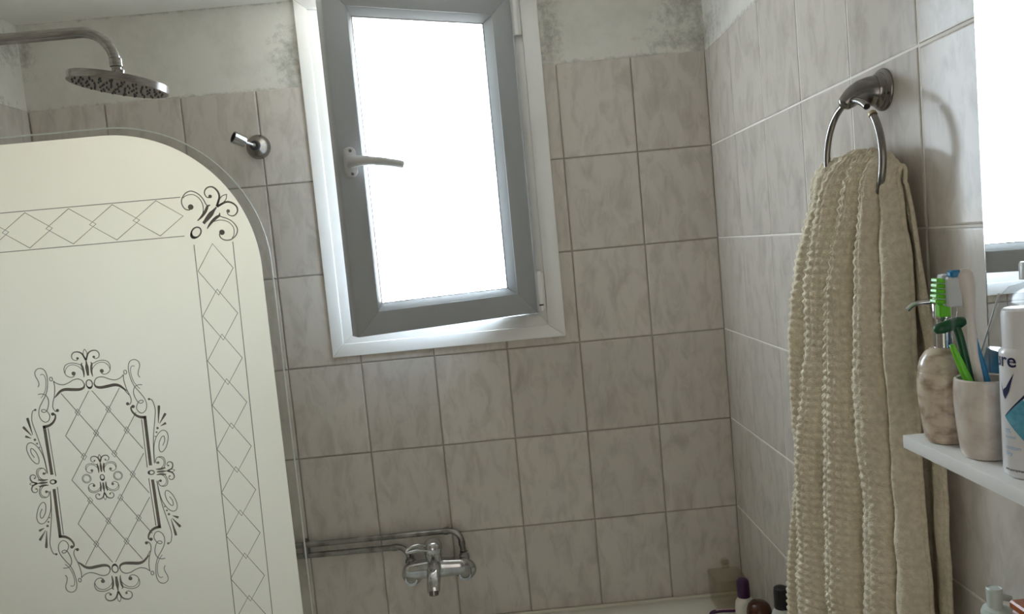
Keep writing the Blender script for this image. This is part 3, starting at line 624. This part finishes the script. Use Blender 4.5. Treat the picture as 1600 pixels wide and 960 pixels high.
# ---------------------------------------------------------------- towel
LV = [[(-.7705, 1.646), (-.850, 1.638), (-.908, 1.633), (-.950, 1.628), (-.980, 1.624), (-.990, 1.622)],
      [(-.7248, 1.515), (-.7923, 1.517), (-.8756, 1.5175), (-.9297, 1.518), (-.970, 1.517), (-1.0094, 1.514)],
      [(-.6715, 1.276), (-.7242, 1.286), (-.8252, 1.305), (-.9204, 1.322), (-.9832, 1.332), (-1.0125, 1.334)],
      [(-.6312, 1.067), (-.6839, 1.085), (-.8053, 1.124), (-.9179, 1.160), (-.993, 1.184), (-1.0189, 1.1885)],
      [(-.573, .7935), (-.6437, .829), (-.7901, .902), (-.9047, .958), (-.9887, .9986), (-1.0345, 1.0176)]]
def ycrease(k, z):
    pts = [(L[k][1], L[k][0] + YSH[k] * f_) for L, f_ in zip(LV, (.05, .25, .75, 1, 1))]
    if z >= pts[0][0]: return pts[0][1]
    for (z1, y1), (z2, y2) in zip(pts, pts[1:]):
        if z >= z2: return y2 + (y1 - y2) * (z - z2) / (z1 - z2)
    (z1, y1), (z2, y2) = pts[-2:]
    return y2 + (y1 - y2) / (z1 - z2) * (z - z2) * .6
CXK = [-.046, -.034, -.032, -.034, -.040, -.032]; HK = [.060, .078, .070, .052, .028]; YSH = [-.050, -.040, -.012, 0, 0, 0]
def build_towel():
    NU, zbot, ztop = 250, .72, 1.612
    zs = []
    n = 400
    front = [zbot + (ztop - zbot) * i / n for i in range(n + 1)]
    NA, NB = 46, 60
    prof = [('f', z, 0) for z in front] + [('a', ztop, math.pi * (i + 1) / (NA + 1)) for i in range(NA)] + [('b', ztop - (ztop - .80) * i / NB, 0) for i in range(NB + 1)]
    V, F = [], []; vl = 0.0; prevz = None
    uw = [.10, .20, .25, .21, .24]; ub = [0]
    for w in uw: ub.append(ub[-1] + w)
    rows = []
    for (kind, z, ph) in prof:
        zz = min(z + (.045 * math.sin(ph) if kind == 'a' else 0), 1.66)
        row = []
        for iu in range(NU + 1):
            u = iu / NU; k = 0
            while k < 4 and u > ub[k + 1]: k += 1
            t = (u - ub[k]) / uw[k]
            wob = .004 * mnoise.noise(Vector((u * 7, z * 3, 1.7)))
            a, b = ycrease(k, zz), ycrease(k + 1, zz)
            bump_ = math.sin(math.pi * min(1, max(0, t))) ** .5
            yf = a + (b - a) * t + wob; amp = HK[k] * (1 + .25 * mnoise.noise(Vector((k * 3.1, z * 4, 5)))) * min(1, .55 + (1.66 - zz) * 2.2)
            base = CXK[k] + (CXK[k + 1] - CXK[k]) * t
            hang = -.008 * max(0, min(1, (1.5 - z) / .6))
            if kind == 'f':
                p = Vector((base + hang - amp * bump_, yf, z))
            elif kind == 'a':
                xb = -.020; cx = (base + xb) / 2
                rx = (cx - base) + (amp * bump_ if ph < math.pi / 2 else .25 * amp * bump_ * (1 - math.sin(ph)) )
                if ph >= math.pi / 2: rx = (xb - cx)
                rise = .056 * (1 - .5 * u * u) + amp * bump_ * .22
                yb = yf + (max(-1.02, min(-.76, -.895 + (yf + .9) * 1.05)) - yf) * (1 - math.cos(ph)) / 2
                p = Vector((cx - rx * math.cos(ph), yb, ztop + rise * math.sin(ph)))
            else:
                s = min(1, (ztop - z) / .25)
                y0 = -.895 + (yf + .9) * 1.05; y0 = max(-1.02, min(-.76, y0))
                lft, rgt = -.76 + .08 * s, -1.0 - .050 * s
                y1 = lft + (rgt - lft) * u
                p = Vector((-.020 + .004 * math.sin(u * 31) * s, y0 + (y1 - y0) * s, z))
            row.append(p)
        rows.append(row)
    # waffle relief along the surface normals
    S = [0.0]
    mid = rows[n // 2]
    for i in range(1, NU + 1): S.append(S[-1] + (mid[i] - mid[i - 1]).length)
    T = [0.0]; c = NU // 2
    for j in range(1, len(rows)): T.append(T[-1] + (rows[j][c] - rows[j - 1][c]).length)
    out = []
    for j, row in enumerate(rows):
        for i, p in enumerate(row):
            a = row[max(0, i - 1)]; b = row[min(NU, i + 1)]; d = rows[max(0, j - 1)][i]; e = rows[min(len(rows) - 1, j + 1)][i]
            nn = (e - d).cross(b - a)
            nn = nn.normalized() if nn.length > 1e-12 else Vector((-1, 0, 0))
            q = .0135
            jit = mnoise.noise(Vector((S[i] * 45, T[j] * 45, 3))) * .0035
            wv = max(abs(math.cos(math.pi * (S[i] + jit) / q)), abs(math.cos(math.pi * (T[j] + jit) / q)))
            u = i / NU; soft = 1.0 if u < .55 else (.6 if u < .76 else .3)
            fz = mnoise.noise(Vector((S[i] * 220, T[j] * 220, 9))) * .0008 + mnoise.noise(Vector((S[i] * 35, T[j] * 22, 4))) * .0036
            out.append(p + nn * (((wv ** 2.0 - .6) * .0040 * soft * (1 + .7 * mnoise.noise(Vector((S[i] * 18, T[j] * 12, 6))))) + fz))
    W = NU + 1; R = len(rows)
    F = [(j * W + i, j * W + i + 1, (j + 1) * W + i + 1, (j + 1) * W + i) for j in range(R - 1) for i in range(NU)]
    # hems: a rolled edge along both sides and the two ends
    return out, F, W, R
tv, tf, TWd, TRn = build_towel()
tw = thing('towel', (-.06, RY, .72), 'beige waffle bath towel hanging in deep folds through the ring', 'towel')
tb = obj('towel_cloth', (tv, tf), M['towel'], tw, smooth=True)
for side in (0, TWd - 1):
    path = [tv[j * TWd + side] for j in range(0, TRn, 3)]
    obj('hem', tube([p + Vector((.0015, 0, 0)) for p in path], .0034, 8), M['towel'], tw, smooth=True)

# ---------------------------------------------------------------- mirror and shelves
mi = thing('wall_mirror', (0, -1.45, 1.30), 'frameless wall mirror above the white shelf, reflecting the window', 'mirror')
obj('mirror_glass', box((-.006, -1.80, 1.302), (-.0004, -1.134, 2.0), .0006), M['mirror'], mi)
obj('mirror_edge', join(box((-.0062, -1.1345, 1.302), (-.0003, -1.1325, 2.0)), box((-.0062, -1.80, 1.2985), (-.0003, -1.1325, 1.3022))), M['gun'], mi)
ZS = 1.2941
s1 = obj('wall_shelf', box((-.110, -1.72, ZS - .0165), (-.0004, -1.1155, ZS), .0012, 2), M['white'], origin=(-.055, -1.42, ZS - .0165), smooth='auto')
tag(s1, 'white wall shelf holding the dispenser, tumbler and spray can', 'shelf')
ZL = 1.0
s2 = obj('wall_shelf', box((-.110, -1.72, ZL - .0165), (-.0004, -1.1455, ZL), .0012, 2), M['white'], origin=(-.055, -1.42, ZL - .0165), smooth='auto')
tag(s2, 'lower white wall shelf carrying the mint pump bottle', 'shelf')

# soap dispenser
dx, dy = -.0790, -1.1560
ds = thing('soap_dispenser', (dx, dy, ZS), 'beige onyx soap dispenser with a chrome pump', 'dispenser')
obj('stone_body', lathe([(.0185, 0), (.0205, .001), (.0222, .006), (.0255, .030), (.0275, .055), (.0280, .072), (.0272, .083), (.0262, .0865)], 40, at=(dx, dy, ZS + .0003)), M['stone'], ds, smooth='auto')
obj('stone_shoulder', lathe([(.0255, .0865), (.0262, .0885), (.0258, .093), (.0235, .102), (.0185, .110), (.0125, .1148), (.0115, .1155)], 40, at=(dx, dy, ZS)), M['stone'], ds, smooth='auto')
obj('pump_collar', lathe([(.0105, .115), (.0105, .138), (.0085, .139), (.0085, .150), (.0105, .151), (.0105, .174), (.0095, .1755)], 30, at=(dx + .003, dy, ZS)), M['steel'], ds, smooth='auto')
zsp = ZS + .171
obj('pump_spout', tube(crom([(dx + .002, dy, zsp), (dx - .018, dy, zsp + .0005), (dx - .030, dy + .001, zsp - .001), (dx - .038, dy + .002, zsp - .007)], 6), .0030, 12), M['steel'], ds, smooth='auto')

# tumbler
tx, ty = -.0745, -1.2250
tmb = thing('tumbler', (tx, ty, ZS), 'pale onyx tumbler holding the toothbrushes', 'tumbler')
obj('stone_cup', lathe([(.0205, 0), (.0225, .001), (.0245, .006), (.0275, .035), (.0290, .062), (.0288, .080), (.0278, .0885), (.0262, .0900), (.0245, .0885), (.0250, .060), (.0235, .030), (.020, .010), (.002, .009)], 44, at=(tx, ty, ZS + .0003)), M['stone_pale'], tmb, smooth='auto')

# green toothbrush: green grip and head guard, clear neck
b1 = thing('toothbrush', (-.078, -1.228, ZS + .012), 'green toothbrush with ridged green head cover in the tumbler', 'toothbrush', 'toothbrushes in the tumbler')
gp = crom([(-.0770, -1.2300, ZS + .014), (-.0840, -1.2240, ZS + .070), (-.0910, -1.2180, ZS + .098), (-.1000, -1.2130, ZS + .128)], 6)
obj('grip', tube(gp, [.0030 + .0016 * math.sin(math.pi * i / 18) for i in range(len(gp))], 12), M['green'], b1, smooth=True)
np_ = crom([(-.0985, -1.2138, ZS + .122), (-.0975, -1.2130, ZS + .150), (-.0945, -1.2120, ZS + .172), (-.0985, -1.2100, ZS + .192)], 6)
obj('clear_neck', tube(np_, .0030, 12), M['hazy'], b1, smooth=True)
obj('bristle_tuft', box((-.1085, -1.2160, ZS + .172), (-.0990, -1.2040, ZS + .208), .0015), M['bristle'], b1)
rg = []
for i in range(5): rg.append(xf(box((-.0095, -.0065, -.0024), (.0095, .0065, .0024), .0012), Matrix.Translation((-.1080 + .0006 * i, -1.2100, ZS + .1775 + .0058 * i)) @ Matrix.Rotation(math.radians(10), 4, 'Y')))
rg.append(box((-.1125, -1.2150, ZS + .160), (-.0995, -1.2050, ZS + .175), .0015))
obj('head_cover', join(*rg), M['green'], b1)
# white and blue toothbrush
b2 = thing('toothbrush', (-.072, -1.222, ZS + .012), 'pale toothbrush with blue grip stripe and broad rounded head in the tumbler', 'toothbrush', 'toothbrushes in the tumbler')
h2 = [(-.0660, -1.2280, ZS + .013), (-.0770, -1.2270, ZS + .090), (-.0830, -1.2260, ZS + .125), (-.0845, -1.2255, ZS + .150), (-.0860, -1.2250, ZS + .178), (-.0880, -1.2240, ZS + .200), (-.0905, -1.2235, ZS + .2135)]
hc = crom(h2, 6); hn = len(hc)
wd = []
for i in range(hn):
    t = i / (hn - 1)
    wd.append(.0052 if t < .35 else (.0052 - .0012 * (t - .35) / .2 if t < .55 else (.0040 + .0048 * min(1, (t - .55) / .22) if t < .9 else .0088 * math.sqrt(max(.05, 1 - ((t - .9) / .1) ** 2)))))
obj('handle', tube(hc, wd, 16), M['pale_brush'], b2, smooth=True)
st = crom([(-.0665, -1.2330, ZS + .03), (-.0735, -1.2322, ZS + .085), (-.0795, -1.2305, ZS + .118), (-.0815, -1.2290, ZS + .136)], 5)
obj('grip_stripe', tube(st, [.0050 - .0042 * i / 15 for i in range(16)], 10), M['blue'], b2, smooth=True)
obj('bristle_tuft', box((-.1075, -1.2260, ZS + .172), (-.0925, -1.2170, ZS + .205), .0015), M['bristle'], b2)
obj('blue_tip', box((-.1050, -1.2265, ZS + .2045), (-.0925, -1.2165, ZS + .2125), .002), M['blue'], b2)
# dark green brush behind
b3 = thing('toothbrush', (-.07, -1.212, ZS + .012), 'dark green toothbrush lying across behind the others', 'toothbrush', 'toothbrushes in the tumbler')
obj('handle', tube(crom([(-.0700, -1.2180, ZS + .014), (-.0800, -1.2120, ZS + .085), (-.0860, -1.2060, ZS + .135), (-.0900, -1.2020, ZS + .150)], 5), .0042, 12), M['dkgreen'], b3, smooth=True)
obj('brush_head', xf(lathe([(.0005, -.019), (.005, -.017), (.0068, -.010), (.0070, .010), (.005, .017), (.0005, .019)], 16, (1, 0, .22), (-.0940, -1.2010, ZS + .148)), Matrix()), M['dkgreen'], b3, smooth=True)

# clear flask behind
fx, fy = -.0260, -1.2430
fl = thing('clear_bottle', (fx, fy, ZS), 'clear sloping-shouldered plastic bottle with blue liquid behind the tumbler', 'bottle')
fp = [(.080, .001), (.086, .004), (.0900, .050), (.0920, .085), (.0890, .100), (.0500, .178), (.0380, .187), (.0130, .193), (.0110, .195), (.0110, .203)]
obj('bottle_wall', lathe(fp, 40, at=(fx, fy, ZS), sx=.20), M['hazy'], fl, smooth='auto')
obj('blue_liquid', lathe([(.078, .004), (.084, .007), (.0880, .050), (.0900, .085), (.0870, .098), (.080, .112)], 40, at=(fx, fy, ZS), sx=.18), M['bluewater'], fl, smooth='auto')
obj('bottle_cap', lathe([(.0125, .197), (.0125, .214), (.011, .216)], 28, at=(fx, fy, ZS)), M['milky'], fl, smooth='auto')
obj('white_seam', tube([(fx - .004, fy + .0908, ZS + .0990), (fx - .004, fy + .0505, ZS + .1780)], .0011, 8), M['capw'], fl, smooth=True)

# deodorant can with print
ex, ey = -.0745, -1.2960
RC = .0232
de = thing('spray_can', (ex, ey, ZS), 'white deodorant spray can with navy tick and teal diamond print', 'spray can')
obj('can_body', lathe([(.0195, 0), (.0215, .001), (RC, .004), (RC, .128), (.0225, .1315), (.0195, .1345)], 48, at=(ex, ey, ZS + .0003)), M['can'], de, smooth='auto')
obj('can_cap', lathe([(.0198, .133), (.0200, .168), (.0192, .1725), (.0165, .1745), (.002, .175)], 44, at=(ex, ey, ZS)), M['capw'], de, smooth='auto')
PH0 = math.atan2(-2.048 - ey, -.600 - ex)
def wrap(geo2, x0, z0, r=RC + .0003):
    v, f = geo2
    return [Vector((ex + r * math.cos(PH0 + (x + x0) / RC), ey + r * math.sin(PH0 + (x + x0) / RC), ZS + z0 + z)) for x, z in v], f
def flatpoly(pts, n=8):
    """dense strip between two edge curves so that it bends with the can"""
    top, bot = pts; V, F = [], []
    for i in range(n + 1):
        t = i / n
        for L in (top, bot):
            k = min(len(L) - 2, int(t * (len(L) - 1))); s = t * (len(L) - 1) - k
            V.append((L[k][0] + (L[k + 1][0] - L[k][0]) * s, L[k][1] + (L[k + 1][1] - L[k][1]) * s))
    F = [(2 * i, 2 * i + 1, 2 * i + 3, 2 * i + 2) for i in range(n)]
    return V, F
def text2d(s, size):
    cu = bpy.data.curves.new('print', 'FONT'); cu.body = s; cu.size = size; cu.offset = size * .012; cu.resolution_u = 3
    o = bpy.data.objects.new('print', cu); COL.objects.link(o)
    me = bpy.data.meshes.new_from_object(o.evaluated_get(bpy.context.evaluated_depsgraph_get()))
    r = ([(v.co.x, v.co.y) for v in me.vertices], [tuple(p.vertices) for p in me.polygons])
    bpy.data.objects.remove(o); bpy.data.meshes.remove(me); return r
def rad(d): return math.radians(d) * RC
obj('brand_print', wrap(text2d('Sure', .0205), rad(-14) - .0395, .1165), M['navy'], de)
obj('tick_print', wrap(flatpoly(([(-.0125, .018), (-.0085, .004), (-.0060, 0)], [(-.0085, .008), (-.0062, .006), (.0040, .028)]), 12), rad(-37), .082), M['navy'], de)
obj('tick_print', wrap(flatpoly(([(-.0060, 0), (-.0010, .009), (.0045, .0285)], [(-.0085, .010), (-.0045, .013), (.0045, .0285)]), 12), rad(-37), .082), M['navy'], de)
obj('diamond_print', wrap(flatpoly(([(-.014, 0), (.004, .020), (.022, .002)], [(-.014, 0), (.004, -.022), (.022, .002)]), 20), rad(-20), .064), M['teal'], de)
obj('diamond_outline_print', wrap(flatpoly(([(-.014, .001), (-.004, .013), (.010, .030)], [(-.014, .0002), (-.002, .012), (.010, .027)]), 12), rad(-20), .064), M['navy'], de)
for s_, z_, sz in (('0%', .030, .0062), ('alcohol', .0245, .0040), ('cotton', .0130, .0060), ('dry', .0065, .0060)): obj('small_print', wrap(text2d(s_, sz), rad(-56), z_ + .018), M['paleblue'], de)
obj('small_print', wrap(text2d('anti-perspirant', .0036), rad(-60), .0085), M['navy'], de)

# pump bottle and small box on the lower shelf
px, py = -.062, -1.2150
pb = thing('pump_bottle', (px, py, ZL), 'pale mint pump bottle top at the lower right corner', 'bottle')
obj('bottle_body', lathe([(.024, 0), (.027, .003), (.027, .070), (.024, .082), (.014, .090), (.013, .096)], 34, at=(px, py, ZL + .0003)), M['mint'], pb, smooth='auto')
obj('pump_flange', lathe([(.0135, .094), (.0168, .097), (.0172, .103), (.0150, .109), (.0095, .112)], 34, at=(px, py, ZL)), M['mint'], pb, smooth='auto')
obj('pump_head', lathe([(.0078, .110), (.0080, .118), (.0084, .126), (.0086, .131), (.0084, .1335), (.0074, .1345), (.0066, .1335), (.002, .1333)], 30, at=(px - .003, py, ZL)), M['mint'], pb, smooth='auto')
obj('pump_nozzle', tube([(px, py, ZL + .124), (px + .014, py - .004, ZL + .121)], [.0045, .0035], 12), M['mint'], pb, smooth='auto')
sb = thing('small_carton', (-.035, -1.285, ZL), 'small dark carton with an amber lid beside the pump bottle', 'box')
obj('carton_body', box((-.066, -1.325, ZL + .0002), (-.016, -1.2450, ZL + .124), .002), M['pink'], sb)
obj('carton_lid', box((-.0675, -1.3265, ZL + .1242), (-.0145, -1.2430, ZL + .134), .002), M['amber'], sb)
obj('carton_stripe', box((-.0666, -1.300, ZL + .02), (-.0154, -1.2444, ZL + .114), .0004), M['black'], sb)

# ---------------------------------------------------------------- things on the rim of the bath
ZR = .5488
bx = thing('clear_holder', (-.055, -.055, ZR), 'clear plastic holder in the corner of the bath rim', 'holder')
def shell(x0, x1, y0, y1, z0, z1, t):
    return loft([rrect(x0, x1, y0, y1, .008, z0, 4), rrect(x0 - .003, x1 + .003, y0 - .003, y1 + .002, .008, z1, 4), rrect(x0 - .003 + t, x1 + .003 - t, y0 - .003 + t, y1 + .002 - t, .006, z1, 4), rrect(x0 + t, x1 - t, y0 + t, y1 - t, .006, z0 + t, 4)])
obj('holder_wall', shell(-.100, -.018, -.100, -.017, ZR + .0003, ZR + .083, .003), M['acrylic'], bx, smooth='auto')
obj('suction_cup', lathe([(.012, 0), (.010, .005), (.004, .008), (.004, .012)], 20, (0, -1, 0), (-.048, -.001, ZR + .094)), M['acrylic'], bx, smooth='auto')
obj('hook_tab', box((-.058, -.018, ZR + .080), (-.038, -.012, ZR + .104), .002), M['acrylic'], bx)
p1 = thing('shampoo_bottle', (-.052, -.190, ZR), 'cream bottle with a dark purple cap on the bath rim', 'bottle', 'bottles on the bath rim')
obj('bottle_body', lathe([(.024, 0), (.027, .003), (.0275, .050), (.026, .066), (.019, .078), (.0155, .083)], 34, at=(-.052, -.190, ZR + .0003), sx=.95), M['cream'], p1, smooth='auto')
obj('bottle_cap', lathe([(.0160, .083), (.0162, .118), (.0150, .125), (.0110, .129), (.002, .130)], 30, (-.03, 0, 1), (-.052, -.190, ZR)), M['purple'], p1, smooth='auto')
p2 = thing('round_capped_jar', (-.052, -.300, ZR), 'dark teal bottle with a glossy brown domed cap on the bath rim', 'bottle', 'bottles on the bath rim')
obj('jar_body', lathe([(.026, 0), (.029, .003), (.0295, .078), (.027, .086)], 34, at=(-.052, -.300, ZR + .0003)), M['tealp'], p2, smooth='auto')
obj('domed_cap', lathe([(.0290, .086), (.0300, .092), (.0292, .103), (.0255, .113), (.019, .120), (.010, .1235), (.002, .124)], 36, at=(-.052, -.300, ZR)), M['brown'], p2, smooth='auto')
p3 = thing('lotion_bottle', (-.045, -.440, ZR), 'milky bottle with a black cap half hidden behind the towel', 'bottle', 'bottles on the bath rim')
obj('bottle_body', lathe([(.024, 0), (.027, .003), (.027, .135), (.024, .155), (.017, .172), (.0160, .176)], 34, at=(-.045, -.440, ZR + .0003)), M['milky'], p3, smooth='auto')
obj('bottle_cap', lathe([(.0165, .176), (.0165, .214), (.0150, .221), (.010, .2245), (.002, .225)], 30, at=(-.045, -.440, ZR)), M['black'], p3, smooth='auto')
rz = thing('razor', (-.09, -.125, ZR), 'purple razor handle lying on the bath rim', 'razor')
hp_ = crom([(-.128, -.118, ZR + .004), (-.120, -.118, ZR + .010), (-.100, -.119, ZR + .013), (-.075, -.120, ZR + .012), (-.045, -.121, ZR + .0105)], 6)
obj('handle', tube(hp_, [.0028 + .0022 * math.sin(math.pi * min(1, i / 8) / 2) for i in range(len(hp_))], 12), M['purple'], rz, smooth=True)
obj('grip_inlay', tube([p + Vector((0, -.001, .0032)) for p in hp_[9:22]], .0024, 10), M['pink'], rz, smooth=True)
obj('razor_head', xf(box((-.006, -.018, -.003), (.006, .018, .003), .001), Matrix.Translation((-.042, -.121, ZR + .0085)) @ Matrix.Rotation(.3, 4, 'Y')), M['purple'], rz)
